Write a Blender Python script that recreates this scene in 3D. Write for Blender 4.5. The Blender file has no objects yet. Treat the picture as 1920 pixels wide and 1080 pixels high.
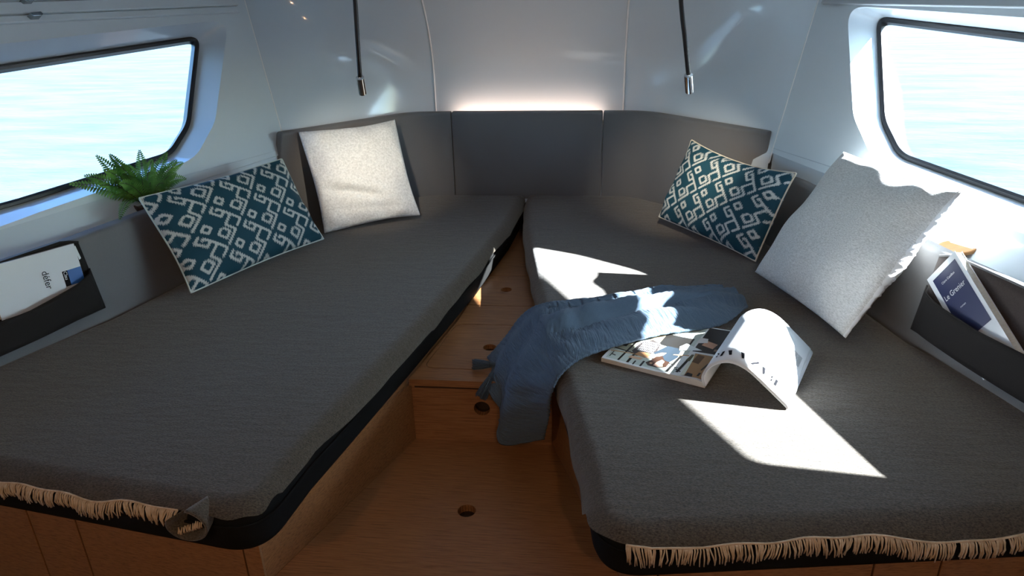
import bpy, bmesh, math, random
import numpy as np
from mathutils import Vector, Matrix
from mathutils.geometry import tessellate_polygon

random.seed(7); rng = np.random.default_rng(7)
S = bpy.context.scene
COL = S.collection

# ------------------------------------------------------------------ camera
F_PX = 1320.27
PITCH, YAW, ROLL = math.radians(23.121), math.radians(6.587), math.radians(-1.348)
fw = Vector((-math.sin(YAW)*math.cos(PITCH), math.cos(YAW)*math.cos(PITCH), -math.sin(PITCH)))
rt0 = Vector((math.cos(YAW), math.sin(YAW), 0)); up0 = rt0.cross(fw)
rt = rt0*math.cos(ROLL)+up0*math.sin(ROLL); up = up0*math.cos(ROLL)-rt0*math.sin(ROLL)
cd = bpy.data.cameras.new('camera'); cam = bpy.data.objects.new('camera', cd); COL.objects.link(cam)
cam.matrix_world = Matrix(((rt.x, up.x, -fw.x, .275), (rt.y, up.y, -fw.y, 0), (rt.z, up.z, -fw.z, 1.154), (0, 0, 0, 1)))
cd.sensor_width = 36; cd.lens = F_PX/1920*36; cd.clip_start = .02; cd.clip_end = 3000
S.camera = cam

# ------------------------------------------------------------------ light
SUN_DIR = Vector((1, .06, .535)).normalized()          # towards the sun
W = bpy.data.worlds.new('sky'); S.world = W; W.use_nodes = True
nt = W.node_tree; nt.nodes.clear()
o_ = nt.nodes.new('ShaderNodeOutputWorld'); bg = nt.nodes.new('ShaderNodeBackground'); sk = nt.nodes.new('ShaderNodeTexSky')
sk.sky_type = 'NISHITA'; sk.sun_disc = False; sk.sun_elevation = math.asin(SUN_DIR.z)
sk.sun_rotation = math.atan2(SUN_DIR.x, SUN_DIR.y); sk.air_density = 1.0; sk.dust_density = 1.5; sk.ozone_density = 1.5
tint = nt.nodes.new('ShaderNodeMix'); tint.data_type = 'RGBA'; tint.blend_type = 'MULTIPLY'; tint.inputs['Factor'].default_value = 1; tint.inputs['B'].default_value = (.66, .92, 1.18, 1)
nt.links.new(sk.outputs[0], tint.inputs['A']); nt.links.new(tint.outputs['Result'], bg.inputs[0]); bg.inputs[1].default_value = .85
nt.links.new(bg.outputs[0], o_.inputs[0])
sd = bpy.data.lights.new('sun', 'SUN'); sd.energy = 62; sd.angle = math.radians(.53); sd.color = (.97, .985, 1)
so = bpy.data.objects.new('sun', sd); COL.objects.link(so); so.location = (6, 2, 5)
so.rotation_euler = SUN_DIR.to_track_quat('Z', 'Y').to_euler()
vs = S.view_settings
vs.view_transform = 'Standard'; vs.look = 'None'; vs.gamma = 1; vs.use_curve_mapping = False; vs.exposure = 0.45

# ------------------------------------------------------------------ materials
def principled(name, col, rough=.5, spec=.5, metal=0, **kw):
    m = bpy.data.materials.new(name); m.use_nodes = True
    b = m.node_tree.nodes['Principled BSDF']
    b.inputs['Base Color'].default_value = (*col, 1); b.inputs['Roughness'].default_value = rough
    b.inputs['Specular IOR Level'].default_value = spec; b.inputs['Metallic'].default_value = metal
    for k, v in kw.items(): b.inputs[k.replace('_', ' ')].default_value = v
    return m
def nodes(m): return m.node_tree.nodes, m.node_tree.links, m.node_tree.nodes['Principled BSDF']
def coords(m, kind='Object', scale=(1, 1, 1), rot=(0, 0, 0)):
    N, L, b = nodes(m); t = N.new('ShaderNodeTexCoord'); mp = N.new('ShaderNodeMapping')
    mp.inputs['Scale'].default_value = scale; mp.inputs['Rotation'].default_value = rot
    L.new(t.outputs[kind], mp.inputs[0]); return mp.outputs[0]
def noise(m, vec, scale, detail=4, rough=.6):
    N, L, b = nodes(m); n = N.new('ShaderNodeTexNoise'); n.inputs['Scale'].default_value = scale
    n.inputs['Detail'].default_value = detail; n.inputs['Roughness'].default_value = rough
    L.new(vec, n.inputs['Vector']); return n.outputs['Fac']
def ramp(m, fac, stops):
    N, L, b = nodes(m); r = N.new('ShaderNodeValToRGB'); e = r.color_ramp.elements
    while len(e) < len(stops): e.new(.5)
    for el, (p, c) in zip(e, stops): el.position = p; el.color = (*c, 1)
    L.new(fac, r.inputs[0]); return r.outputs[0]
def bump(m, fac, strength, dist):
    N, L, b = nodes(m); bp = N.new('ShaderNodeBump'); bp.inputs['Strength'].default_value = strength
    bp.inputs['Distance'].default_value = dist; L.new(fac, bp.inputs['Height'])
    prev = b.inputs['Normal'].links
    if prev: L.new(prev[0].from_socket, bp.inputs['Normal'])
    L.new(bp.outputs[0], b.inputs['Normal'])
def colour(m, sock): m.node_tree.links.new(sock, nodes(m)[2].inputs['Base Color'])

def fabric(name, c0, c1, scale=900, bs=.25, stretch=(1, 1, 1), rough=.9, sheen=.15, lo=.3, hi=.7, bd=.002):
    m = principled(name, c0, rough, .2); v = coords(m, 'Object', stretch)
    n = noise(m, v, scale, 3, .7); colour(m, ramp(m, n, [(lo, c0), (hi, c1)])); bump(m, n, bs, bd)
    nodes(m)[2].inputs['Sheen Weight'].default_value = sheen
    return m
def wood_mat(name, c0, c1, c2, stretch, rough=.38):
    m = principled(name, c1, rough, .5); v = coords(m, 'Object', stretch)
    n = noise(m, v, 9, 8, .68)
    colour(m, ramp(m, n, [(.3, c0), (.5, c1), (.72, c2)])); bump(m, n, .12, .001)
    n2 = noise(m, v, 60, 3, .6); bump(m, n2, .1, .0006)
    nodes(m)[2].inputs['Coat Weight'].default_value = .12; nodes(m)[2].inputs['Coat Roughness'].default_value = .3
    return m
WC = ((.12, .047, .017), (.285, .128, .048), (.36, .175, .072))
WOOD_X = wood_mat('wood_grain_across', *WC, (1.4, 34, 34))
WOOD_Y = wood_mat('wood_grain_along', *WC, (34, 1.4, 34))
WOOD_EDGE = principled('wood_edge', (.16, .07, .03), .5)
GEL = principled('white_gelcoat', (.63, .71, .77), .10, .5, Coat_Weight=.3, Coat_Roughness=.06)
_v = coords(GEL, 'Object'); bump(GEL, noise(GEL, _v, 4, 2), .06, .01)
LINER = principled('satin_gelcoat', (.66, .74, .79), .35, .4)
TRIM = principled('grey_trim', (.42, .47, .50), .4)
SEAM = principled('seam_bead', (.85, .86, .86), .4)
RUBBER = principled('black_rubber', (.012, .012, .014), .45)
MATTR = principled('black_mattress', (.006, .0058, .0055), .9, .1)
BLANKET = fabric('heather_wool', (.0175, .0138, .0096), (.124, .099, .070), 210, .6, (1.0, 1.8, 1.8), .95, .25, .28, .74)
_v = coords(BLANKET, 'Object', (1, 3, 3)); bump(BLANKET, noise(BLANKET, _v, 14, 4), .35, .006)
FRINGE = fabric('cream_thread', (.40, .29, .18), (.62, .47, .32), 60, .1)
GREY = fabric('grey_upholstery', (.135, .135, .137), (.195, .193, .192), 1400, .3)
POCKET = fabric('black_pocket_cloth', (.014, .012, .011), (.022, .019, .018), 900, .1, rough=.85, sheen=.0)
POCKET_IN = fabric('brown_pocket_back', (.045, .033, .029), (.065, .050, .045), 300, .1)
BOUCLE = fabric('white_boucle', (.58, .58, .56), (.86, .86, .84), 130, 1.0, rough=.95, sheen=.2)
BOUCLE2 = fabric('cream_rib_weave', (.50, .49, .46), (.82, .81, .78), 150, 1.0, (1, 2.4, 1), .95, .2)
SATIN = principled('satin_edge', (.82, .83, .82), .35, .5, Sheen_Weight=.3)
PIPING = principled('mint_piping', (.55, .62, .56), .6)
PIPING2 = principled('sand_piping', (.62, .55, .42), .6)
BLUE = fabric('blue_muslin', (.062, .098, .140), (.105, .155, .21), 700, .4, rough=.9, sheen=.1)
TASSEL = fabric('tassel_thread', (.035, .06, .085), (.07, .11, .15), 500, .3)
CHROME = principled('chrome', (.82, .82, .83), .08, .5, 1)
BLACKCORD = principled('black_sleeve', (.006, .006, .007), .5)
PAPER = principled('white_paper', (.80, .81, .81), .4, .4)
PAGES = fabric('page_edges', (.62, .57, .48), (.82, .78, .70), 60, .2, (1, 1, 30))
INK = principled('ink', (.010, .010, .012), .9, .05)
INKG = principled('grey_ink', (.16, .17, .19), .9, .05)
NAVY = principled('navy_print', (.018, .022, .075), .4)
BLUEP = principled('blue_print', (.03, .12, .36), .35)
COVER = principled('glossy_white_cover', (.72, .74, .76), .16, .5)
LEAF = principled('fern_green', (.035, .15, .030), .5, .3); _v = coords(LEAF, 'Object')
colour(LEAF, ramp(LEAF, noise(LEAF, _v, 25, 2), [(.3, (.03, .12, .02)), (.7, (.16, .36, .07))]))
nodes(LEAF)[2].inputs['Subsurface Weight'].default_value = 0
STEM = principled('frond_stem', (.035, .045, .012), .6)
POT = fabric('basket_brown', (.03, .018, .013), (.10, .065, .05), 90, .6)
SOIL = principled('soil', (.02, .013, .009), .95)
TAN = fabric('tan_wood', (.36, .18, .07), (.46, .25, .11), 40, .1, (1, 8, 1), .5, 0)
STEEL = principled('steel_clip', (.30, .33, .35), .25, .5, 1)
HOLE = principled('hole_inside', (.03, .014, .007), .7)

def emission(name, col, s):
    m = bpy.data.materials.new(name); m.use_nodes = True; N = m.node_tree.nodes; N.clear()
    e = N.new('ShaderNodeEmission'); e.inputs[0].default_value = (*col, 1); e.inputs[1].default_value = s
    o = N.new('ShaderNodeOutputMaterial'); m.node_tree.links.new(e.outputs[0], o.inputs[0]); return m
LED = emission('warm_led', (1, .70, .54), 20)
LENS = emission('lamp_lens', (1, .85, .62), 12)

def glass_mat():
    m = bpy.data.materials.new('window_glass'); m.use_nodes = True; N = m.node_tree.nodes; L = m.node_tree.links; N.clear()
    t = N.new('ShaderNodeBsdfTransparent'); t.inputs[0].default_value = (.95, .98, 1, 1)
    g = N.new('ShaderNodeBsdfGlossy'); g.inputs['Roughness'].default_value = .02
    mx = N.new('ShaderNodeMixShader'); mx.inputs[0].default_value = .05
    o = N.new('ShaderNodeOutputMaterial'); L.new(t.outputs[0], mx.inputs[1]); L.new(g.outputs[0], mx.inputs[2]); L.new(mx.outputs[0], o.inputs[0]); return m
GLASS = glass_mat()

WATER = principled('sea_water', (.10, .16, .19), .3, .05)
_v = coords(WATER, 'Object', (.55, 1.5, 1), (0, 0, .5))
_n = noise(WATER, _v, 1.1, 6, .62)
colour(WATER, ramp(WATER, _n, [(.34, (.041, .061, .070)), (.62, (.068, .080, .086))])); bump(WATER, _n, .35, .15)

def vcol_mat(name, rough=.8, bs=.3):
    m = principled(name, (1, 1, 1), rough, .25); N, L, b = nodes(m)
    a = N.new('ShaderNodeAttribute'); a.attribute_name = 'print'; L.new(a.outputs['Color'], b.inputs['Base Color'])
    if bs:
        v = coords(m, 'Object'); bump(m, noise(m, v, 700, 2), bs, .001)
    return m
IKAT = vcol_mat('ikat_weave', .75, .35)
PRINT = vcol_mat('magazine_print', .3, 0)

# ------------------------------------------------------------------ mesh helpers
def tag(o, label=None, cat=None, group=None, kind=None):
    if label: o['label'] = label
    if cat: o['category'] = cat
    if group: o['group'] = group
    if kind: o['kind'] = kind
    return o
def wloc(p):
    v = Vector((0, 0, 0))
    while p is not None: v += p.location; p = p.parent
    return v
def mesh(name, verts, faces, mat, parent=None, smooth=False, local=False):
    me = bpy.data.meshes.new(name)
    if parent is not None and not local:
        l = wloc(parent); verts = [(v[0]-l.x, v[1]-l.y, v[2]-l.z) for v in verts]
    me.from_pydata([tuple(map(float, v)) for v in verts], [], [tuple(map(int, f)) for f in faces]); me.update()
    bm = bmesh.new(); bm.from_mesh(me); bmesh.ops.recalc_face_normals(bm, faces=bm.faces); bm.to_mesh(me); bm.free()
    if smooth: me.polygons.foreach_set('use_smooth', [True]*len(me.polygons))
    me.materials.append(mat)
    o = bpy.data.objects.new(name, me); COL.objects.link(o)
    if parent is not None: o.parent = parent
    return o
def thing(name, loc, label, cat, group=None):
    e = bpy.data.objects.new(name, None); e.empty_display_size = .05; COL.objects.link(e); e.location = loc
    return tag(e, label, cat, group)
def sharp(o, ang=35):
    m = o.modifiers.new('edges', 'EDGE_SPLIT'); m.split_angle = math.radians(ang); return o
def bevel(o, w, seg=2):
    m = o.modifiers.new('bevel', 'BEVEL'); m.width = w; m.segments = seg; m.limit_method = 'ANGLE'; m.angle_limit = math.radians(40); return o

class MB:
    def __init__(s): s.v = []; s.f = []
    def add(s, v, f):
        b = len(s.v); s.v += [tuple(x) for x in v]; s.f += [tuple(i+b for i in q) for q in f]
    def box(s, c, d, R=None):
        pts = [Vector((x*d[0]/2, y*d[1]/2, z*d[2]/2)) for x in (-1, 1) for y in (-1, 1) for z in (-1, 1)]
        if R is not None: pts = [R @ p for p in pts]
        s.add([p+Vector(c) for p in pts], [(0, 1, 3, 2), (4, 6, 7, 5), (0, 4, 5, 1), (2, 3, 7, 6), (0, 2, 6, 4), (1, 5, 7, 3)])
    def tube(s, pts, rad, n=8, cap=True, closed=False):
        pts = [Vector(p) for p in pts]; k = len(pts)
        rad = rad if hasattr(rad, '__len__') else [rad]*k
        ref = None; rings = []
        for i, p in enumerate(pts):
            if closed: t = (pts[(i+1) % k]-pts[i-1])
            else: t = pts[min(i+1, k-1)]-pts[max(i-1, 0)]
            t = t.normalized() if t.length > 1e-9 else Vector((0, 0, 1))
            if ref is None: ref = t.orthogonal().normalized()
            ref = (ref-t*ref.dot(t)); ref = ref.normalized() if ref.length > 1e-6 else t.orthogonal().normalized()
            b = t.cross(ref)
            rings.append([p+(ref*math.cos(2*math.pi*j/n)+b*math.sin(2*math.pi*j/n))*rad[i] for j in range(n)])
        V = [q for r in rings for q in r]; Fc = []
        for i in range(k if closed else k-1):
            a = i*n; c = ((i+1) % k)*n
            for j in range(n): Fc.append((a+j, a+(j+1) % n, c+(j+1) % n, c+j))
        if cap and not closed: Fc.append(tuple(range(n-1, -1, -1))); Fc.append(tuple((k-1)*n+j for j in range(n)))
        s.add(V, Fc)
    def build(s, name, mat, parent=None, smooth=False, local=False): return mesh(name, s.v, s.f, mat, parent, smooth, local)

def plate(loops, to3d, thick):
    """solid plate with holes: loops in 2-D, to3d(x, y) gives the face, thick is the vector to the other face"""
    th = Vector(thick); V = []; Fc = []
    tris = tessellate_polygon([[Vector((x, y, 0)) for x, y in lp] for lp in loops])
    flat = [p for lp in loops for p in lp]; n = len(flat)
    top = [Vector(to3d(*p)) for p in flat]
    V = top+[p+th for p in top]
    for t in tris: Fc.append(tuple(t)); Fc.append(tuple(i+n for i in reversed(t)))
    b = 0
    for lp in loops:
        k = len(lp)
        for i in range(k): Fc.append((b+i, b+(i+1) % k, b+(i+1) % k+n, b+i+n))
        b += k
    return V, Fc
def rounded(poly, r, seg=6):
    out = []; n = len(poly)
    rr = r if hasattr(r, '__len__') else [r]*n
    for i in range(n):
        p = Vector(poly[i]).to_2d(); a = Vector(poly[i-1]).to_2d(); b = Vector(poly[(i+1) % n]).to_2d()
        if rr[i] <= 0: out.append((p.x, p.y)); continue
        d1 = (a-p); d2 = (b-p); l1, l2 = d1.length, d2.length; d1.normalize(); d2.normalize()
        ang = d1.angle(d2); k = min(rr[i]/math.tan(ang/2), l1*.49, l2*.49)
        s, e = p+d1*k, p+d2*k
        for j in range(seg+1):
            t = j/seg; q = s*(1-t)**2+p*2*t*(1-t)+e*t**2; out.append((q.x, q.y))
    return out
def circle(cx, cy, r, n=20): return [(cx+r*math.cos(2*math.pi*i/n), cy+r*math.sin(2*math.pi*i/n)) for i in range(n)]
def interp(tab):
    xs = [a for a, b in tab]; ys = [b for a, b in tab]
    return lambda v: float(np.interp(v, xs, ys))
def catmull(pts, n):
    P = [Vector(p) for p in pts]; P = [P[0]*2-P[1]]+P+[P[-1]*2-P[-2]]; out = []
    m = len(P)-3
    for i in range(n+1):
        t = i/n*m; k = min(int(t), m-1); u = t-k; a, b, c, d = P[k:k+4]
        out.append(.5*((2*b)+(c-a)*u+(2*a-5*b+4*c-d)*u*u+(3*b-a-3*c+d)*u**3))
    return out

ZM, ZL = .304, .198      # blanket top, platform top

# ================================================================== STRUCTURE
# ---- sea outside
sea = mesh('sea_water', [(-900, -900, -.75), (900, -900, -.75), (900, 900, -.75), (-900, 900, -.75)], [(0, 1, 2, 3)], WATER)
tag(sea, 'pale rippled sea water seen through the cabin windows', 'sea', kind='stuff')

# ---- the two slanted hull sides with their windows
def side_frame(P0, A, t):
    P0 = Vector(P0); t = Vector(t).normalized(); u = Vector(A)-P0; u = (u-t*u.dot(t)).normalized()
    n = t.cross(u)
    if n.x*P0.x > 0: n = -n           # inboard
    return P0, t, u, n
FR = side_frame((1.281, 2.06, .64), (1.22, 2.6, 1.014), (.42, -1, 0))
FL = side_frame((-1.248, 2.127, .625), (-1.22, 2.7, 1.011), (-.42, -1, 0))
def sp(Fm, a, b, off=0): return Fm[0]+Fm[1]*a+Fm[2]*b+Fm[3]*off
PANE = rounded([(-.548, .43), (-.315, .10), (-.19, .012), (.33, -.022), (.45, -.026), (.6, -.031), (1.03, -.05), (.98, .345)], [.03, .22, .16, 0.02, 0.02, 0.02, .05, .05], 10)
HOLES = {'right': rounded([(-.578, .425), (-.325, .085), (-.17, -.026), (.33, -.070), (.45, -.068), (.62, -.085), (1.07, -.09), (1.02, .375)], [.045, .22, .18, .05, .05, .05, .06, .06], 10),
         'left': rounded([(-.645, .452), (-.365, .078), (-.215, -.034), (.33, -.075), (.45, -.087), (.62, -.097), (1.10, -.11), (1.05, .385)], [.045, .24, .2, .05, .05, .05, .06, .06], 10)}
OFFS = {'right': .11, 'left': .08}
SEAMS = {}
def hull_side(Fm, side, wn, s0, s1, railb):
    OFF = OFFS[side]; HOLE_ = HOLES[side]; k = (s1[0]-s0[0])/(s1[1]-s0[1]); ex = lambda b: s0[0]+k*(b-s0[1])
    o2 = [(ex(-.095), -.095), (1.38, -.16), (1.38, 1.12), (ex(1.12), 1.12)]
    ba, bb_ = sp(Fm, ex(-.095), -.095, OFF), sp(Fm, 1.38, -.16, OFF)
    V, Fc = plate([o2, HOLE_], lambda a, b: sp(Fm, a, b, OFF), -Fm[3]*.012)
    w = mesh('wall_'+side, V, Fc, LINER); tag(w, kind='structure')
    mesh('lower_skirt', [ba-Fm[3]*.006, bb_-Fm[3]*.006, (bb_.x, bb_.y, -.29), (ba.x, ba.y, -.29)], [(0, 1, 2, 3)], LINER, w)
    # reveal between the liner cut-out and the pane
    n = len(PANE); rows = []
    for k in range(7):
        t = k/6; e = OFF*(1-t)-.0*t
        rows.append([sp(Fm, HOLE_[i][0]*(1-t)+PANE[i][0]*t, HOLE_[i][1]*(1-t)+PANE[i][1]*t, e*(1 if k else 1)) for i in range(n)])
    V = [p for r in rows for p in r]; Fc = [(k*n+i, k*n+(i+1) % n, (k+1)*n+(i+1) % n, (k+1)*n+i) for k in range(6) for i in range(n)]
    mesh('window_reveal', V, Fc, GEL, w, True)
    wd = mesh(wn, *ring(Fm, PANE, .0, .016, -.02, .012), RUBBER, None, True); sharp(wd); tag(wd, kind='structure')
    V, Fc = plate([shrink(PANE, .012)], lambda a, b: sp(Fm, a, b, -.006), -Fm[3]*.006)
    mesh('glass_pane', V, Fc, GLASS, wd)
    SEAMS[side] = [sp(Fm, s0[0], s0[1], OFF), sp(Fm, *s1, OFF), None]
    # trim rail above the window
    tr = thing_struct('trim_1' if side == 'left' else 'trim_2')
    for j, (b0, b1, d) in enumerate(((railb, railb+.022, .014), (railb+.024, railb+.06, .02), (railb+.062, railb+.085, .03))):
        mb = MB(); a0 = s1[0]+.03 if side == 'right' else s1[0]+.05
        P = [sp(Fm, a, b, OFF+q) for a in (a0, 1.35) for (b, q) in ((b0, 0), (b1, 0), (b1, d), (b0, d))]
        mb.add(P, [(0, 1, 2, 3), (4, 7, 6, 5), (0, 4, 5, 1), (1, 5, 6, 2), (2, 6, 7, 3), (3, 7, 4, 0)])
        bevel(mb.build('rail', TRIM if side == 'right' else LINER, tr), .003)
def thing_struct(name):
    e = bpy.data.objects.new(name, None); COL.objects.link(e); e['kind'] = 'structure'; return e
def shrink(poly, d):
    c = Vector((sum(p[0] for p in poly)/len(poly), sum(p[1] for p in poly)/len(poly))); out = []; n = len(poly)
    for i in range(n):
        t = (Vector(poly[(i+1) % n])-Vector(poly[i-1])).normalized(); nn = Vector((-t.y, t.x))
        if nn.dot(Vector(poly[i])-c) > 0: nn = -nn
        q = Vector(poly[i])+nn*d; out.append((q.x, q.y))
    return out
def ring(Fm, poly, d0, d1, o0, o1):
    A = shrink(poly, d0); B = shrink(poly, d1); n = len(poly)
    prof = [(A, o0), (A, o1*.6), (shrink(poly, (d0+d1)/2), o1), (B, o1*.6), (B, o0)]
    V = [sp(Fm, x, y, o) for pl, o in prof for x, y in pl]; k = len(prof)
    return V, [(r*n+i, r*n+(i+1) % n, ((r+1) % k)*n+(i+1) % n, ((r+1) % k)*n+i) for r in range(k) for i in range(n)]
hull_side(FR, 'right', 'window_2', (-.622, -.045), (-.723, .413), .425)
hull_side(FL, 'left', 'window_1', (-.639, .014), (-.759, .49), .474)

# ---- bow and its quarters (one continuous moulded shell)
def bow_y(z): return 3.178 if z < .8 else 3.178-(1.35*(z-.8)**2 if z < 1.15 else .165+.95*(z-1.15)+.9*(z-1.15)**2)
ZS = list(np.linspace(0, 1.55, 54))
def seam_at(side, z):
    a, b, c = SEAMS[side]; d = (b-a); z_ = z; z = max(z, .55)
    q = a+d*((z-a.z)/d.z); q.z = z_; return q
prof = []
for side, sg in (('left', -1), ('right', 1)):
    rows = []
    for z in ZS:
        s = seam_at(side, z); B = Vector((sg*.418, bow_y(z), z)); K = Vector((sg*.62, bow_y(z)-.02, z))
        rows.append([s*(1-t)**2+K*2*t*(1-t)+B*t*t for t in np.linspace(0, 1, 25)])
    V = [p for r in rows for p in r]; m = 25
    w = mesh('wall_bow_'+side, V, [(i*m+j, i*m+j+1, (i+1)*m+j+1, (i+1)*m+j) for i in range(len(ZS)-1) for j in range(m-1)], GEL, None, True)
    tag(w, kind='structure')
rows = [[Vector((x, bow_y(z)+.004, z)) for x in np.linspace(-.418, .418, 9)] for z in ZS]; m = 9
w = mesh('wall_bow', [p for r in rows for p in r], [(i*m+j, i*m+j+1, (i+1)*m+j+1, (i+1)*m+j) for i in range(len(ZS)-1) for j in range(m-1)], GEL, None, True)
tag(w, kind='structure')
k = 3
for sg in (-1, 1):
    mb = MB(); mb.tube([(sg*.418, bow_y(z), z) for z in ZS], .0042, 6)
    tag(mb.build('trim_%d' % k, SEAM, None, True), kind='structure'); k += 1
for side in ('left', 'right'):
    mb = MB(); mb.tube([seam_at(side, z)+(FR if side == 'right' else FL)[3]*-.001 for z in (.56, .8, 1.0, 1.2, 1.5)], .003, 6)
    tag(mb.build('trim_%d' % k, SEAM, None, True), kind='structure'); k += 1

# ---- sloping ledge between the side cushions and the windows
cush_x = interp([(.6, 1.49), (1.0, 1.345), (1.47, 1.2), (1.7, 1.13), (1.95, 1.075), (2.3, .985), (2.57, .925), (2.8, .86)])
for side, sg, Fm in (('left', -1, FL), ('right', 1, FR)):
    rows = []
    for y in np.linspace(.86, 2.72, 30):
        x0 = cush_x(y)
        # liner lower edge at this y
        OFF = OFFS[side]; a = (Fm[0].y-y)/-Fm[1].y
        bb = -.078-.035*max(0, a)
        q = sp(Fm, a, bb, OFF+.001); q = sp(Fm, a+(y-q.y)/Fm[1].y, bb, OFF+.001)
        p0 = Vector((sg*(x0+.02), y, .40)); p1 = Vector((sg*(x0+.035), y, .505)); p2 = p1.lerp(Vector((q.x, y, .515)), .35); p2.z = .512
        c = p2.lerp(q, .5); c.z -= .012
        rows.append([p0, p1, p1.lerp(p2, .5), p2, p2.lerp(c, .6)+Vector((0, 0, .002)), c, c.lerp(q, .6), q])
    m = 8; V = [p for r in rows for p in r]
    w = mesh('wall_%s_ledge' % side, V, [(i*m+j, i*m+j+1, (i+1)*m+j+1, (i+1)*m+j) for i in range(29) for j in range(m-1)], GEL, None, True)
    tag(w, kind='structure')

# ---- ceiling, floor and the cabin behind the camera
def slab(name, x0, x1, y0, y1, z0, z1, mat):
    mb = MB(); mb.box(((x0+x1)/2, (y0+y1)/2, (z0+z1)/2), (x1-x0, y1-y0, z1-z0)); o = mb.build(name, mat); tag(o, kind='structure'); return o
slab('ceiling', -2.1, 2.1, -1.54, 3.3, 1.55, 1.59, LINER)
slab('wall_aft', -2.1, 2.1, -1.54, -1.5, -.25, 1.6, LINER)
slab('floor_hull', -2.2, 2.2, -1.54, 3.35, -.32, -.28, HOLE)
slab('wall_left_aft', -1.84, -1.80, -1.5, .86, -.25, 1.6, LINER)
slab('wall_right_aft', 1.84, 1.88, -1.5, .86, -.25, 1.6, LINER)

# floor panels: well between the berths, with a finger hole, and the cabin sole behind
HX = .022
fl_poly = [(-.42, .75), (.42, .75), (.42, 1.0), (.379, 1.087), (.19, 1.606), (-.19, 1.606), (-.379, 1.087), (-.42, 1.0)]
V, Fc = plate([fl_poly, circle(0, 1.324, HX)], lambda x, y: (x, y, 0), (0, 0, -.02))
fl = mesh('floor', V, Fc, WOOD_X); tag(fl, kind='structure')
mb = MB()
mb.box((0, -.15, -.21), (3.7, 2.7, .02)); mb.build('lower_sole', WOOD_X, fl)
mb = MB(); mb.box((0, .76, -.11), (.84, .02, .18)); mb.build('sole_riser', WOOD_X, fl)
def hole_cup(c, axis, parent, r=HX, depth=.03):
    c = Vector(c); ax = Vector(axis).normalized(); e1 = ax.orthogonal().normalized(); e2 = ax.cross(e1); n = 20
    V = []
    for d in (-.001, -depth): V += [c+ax*d+(e1*math.cos(2*math.pi*i/n)+e2*math.sin(2*math.pi*i/n))*r*1.01 for i in range(n)]
    Fc = [(i, (i+1) % n, n+(i+1) % n, n+i) for i in range(n)]+[tuple(range(n, 2*n))]
    return mesh('finger_hole', V, Fc, HOLE, parent)
hole_cup((0, 1.324, 0), (0, 0, 1), fl)

# ================================================================== BERTH BASES AND LOCKER STEP
inner_x = interp([(.9, .318), (1.05, .298), (1.25, .258), (1.62, .188), (2.1, .103), (2.6, .030), (2.93, .006), (3.1, .006)])
outer_x = interp([(.9, 1.38), (1.41, 1.225), (1.62, 1.135), (1.7, 1.10), (2.0, 1.03), (2.6, .875)])
def front_y(x): return .948+.15*(x-.38)
for side, sg in (('left', -1), ('right', 1)):
    b = thing('berth_cabinet', (sg*.7, 1.6, 0), 'wooden berth cabinet under the %s mattress, beside the %s' % (('black left', 'fern window') if sg < 0 else ('black right', 'folded blue throw')), 'cabinet', 'berth cabinets')
    # platform
    poly = [(sg*.36, 1.10), (sg*.20, 1.598), (sg*.135, 1.95), (sg*.06, 2.6), (sg*.03, 3.1), (sg*.4, 3.1), (sg*.86, 2.68), (sg*1.0, 2.2), (sg*1.12, 1.75), (sg*1.38, 1.22)]
    mesh('platform', *plate([poly], lambda x, y: (x, y, ZL-.001), (0, 0, -.018)), WOOD_Y, b)
    # aisle side panel
    a0 = Vector((sg*.19, 1.606, 0)); a1 = Vector((sg*.386, 1.07, 0)); d = (a1-a0).normalized(); nn = Vector((sg*abs(d.y), sg*0, 0)).normalized()*.018
    V, Fc = plate([[(0, 0), ((a1-a0).length, 0), ((a1-a0).length, ZL-.02), (0, ZL-.02)]], lambda s, z: a0+d*s+Vector((0, 0, z)), nn)
    mesh('side_panel', V, Fc, WOOD_Y, b)
    # front: corner stile and panels
    fy = lambda x: 1.062+.15*(x-.386)
    for x0, x1 in ((.386, .424), (.428, .85), (.854, .985), (.989, 1.34)):
        pts = [(x0, -.2), (x1, -.2), (x1, ZL-.02), (x0, ZL-.02)]
        V, Fc = plate([pts], lambda x, z: (sg*x, fy(x), z), (0, .018, 0))
        bevel(mesh('front_panel', V, Fc, WOOD_X, b), .0015)
    mb = MB(); mb.add([(sg*.388, fy(.388)+.012, -.2), (sg*1.34, fy(1.34)+.012, -.2), (sg*1.34, fy(1.34)+.012, ZL-.02), (sg*.388, fy(.388)+.012, ZL-.02)], [(0, 1, 2, 3)])
    mb.build('front_backing', HOLE, b)

st = thing('locker_step', (0, 1.9, 0), 'wooden locker step with finger-hole lids between the two mattresses', 'step')
lid1 = rounded([(-.168, 1.655), (.168, 1.655), (.125, 1.934), (-.125, 1.934)], .03)
lid2 = rounded([(-.122, 2.075), (.122, 2.075), (.075, 2.337), (-.075, 2.337)], .022)
board = [(-.193, 1.593), (.193, 1.593), (.125, 1.95), (.05, 2.6), (.02, 3.0), (-.02, 3.0), (-.05, 2.6), (-.125, 1.95)]
V, Fc = plate([board, lid1, lid2], lambda x, y: (x, y, ZL), (0, 0, -.02)); mesh('step_top', V, Fc, WOOD_X, st)
for lp, hy in ((lid1, 1.786), (lid2, 2.209)):
    g = shrink(lp, .0028)
    V, Fc = plate([g, circle(0, hy, .0195)], lambda x, y: (x, y, ZL), (0, 0, -.015)); ld = mesh('hatch_lid', V, Fc, WOOD_X, st)
    hole_cup((0, hy, ZL), (0, 0, 1), ld, .0195)
mb = MB(); mb.box((0, 2.0, ZL-.026), (.36, .80, .006)); mb.build('locker_bottom', HOLE, st)
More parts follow.
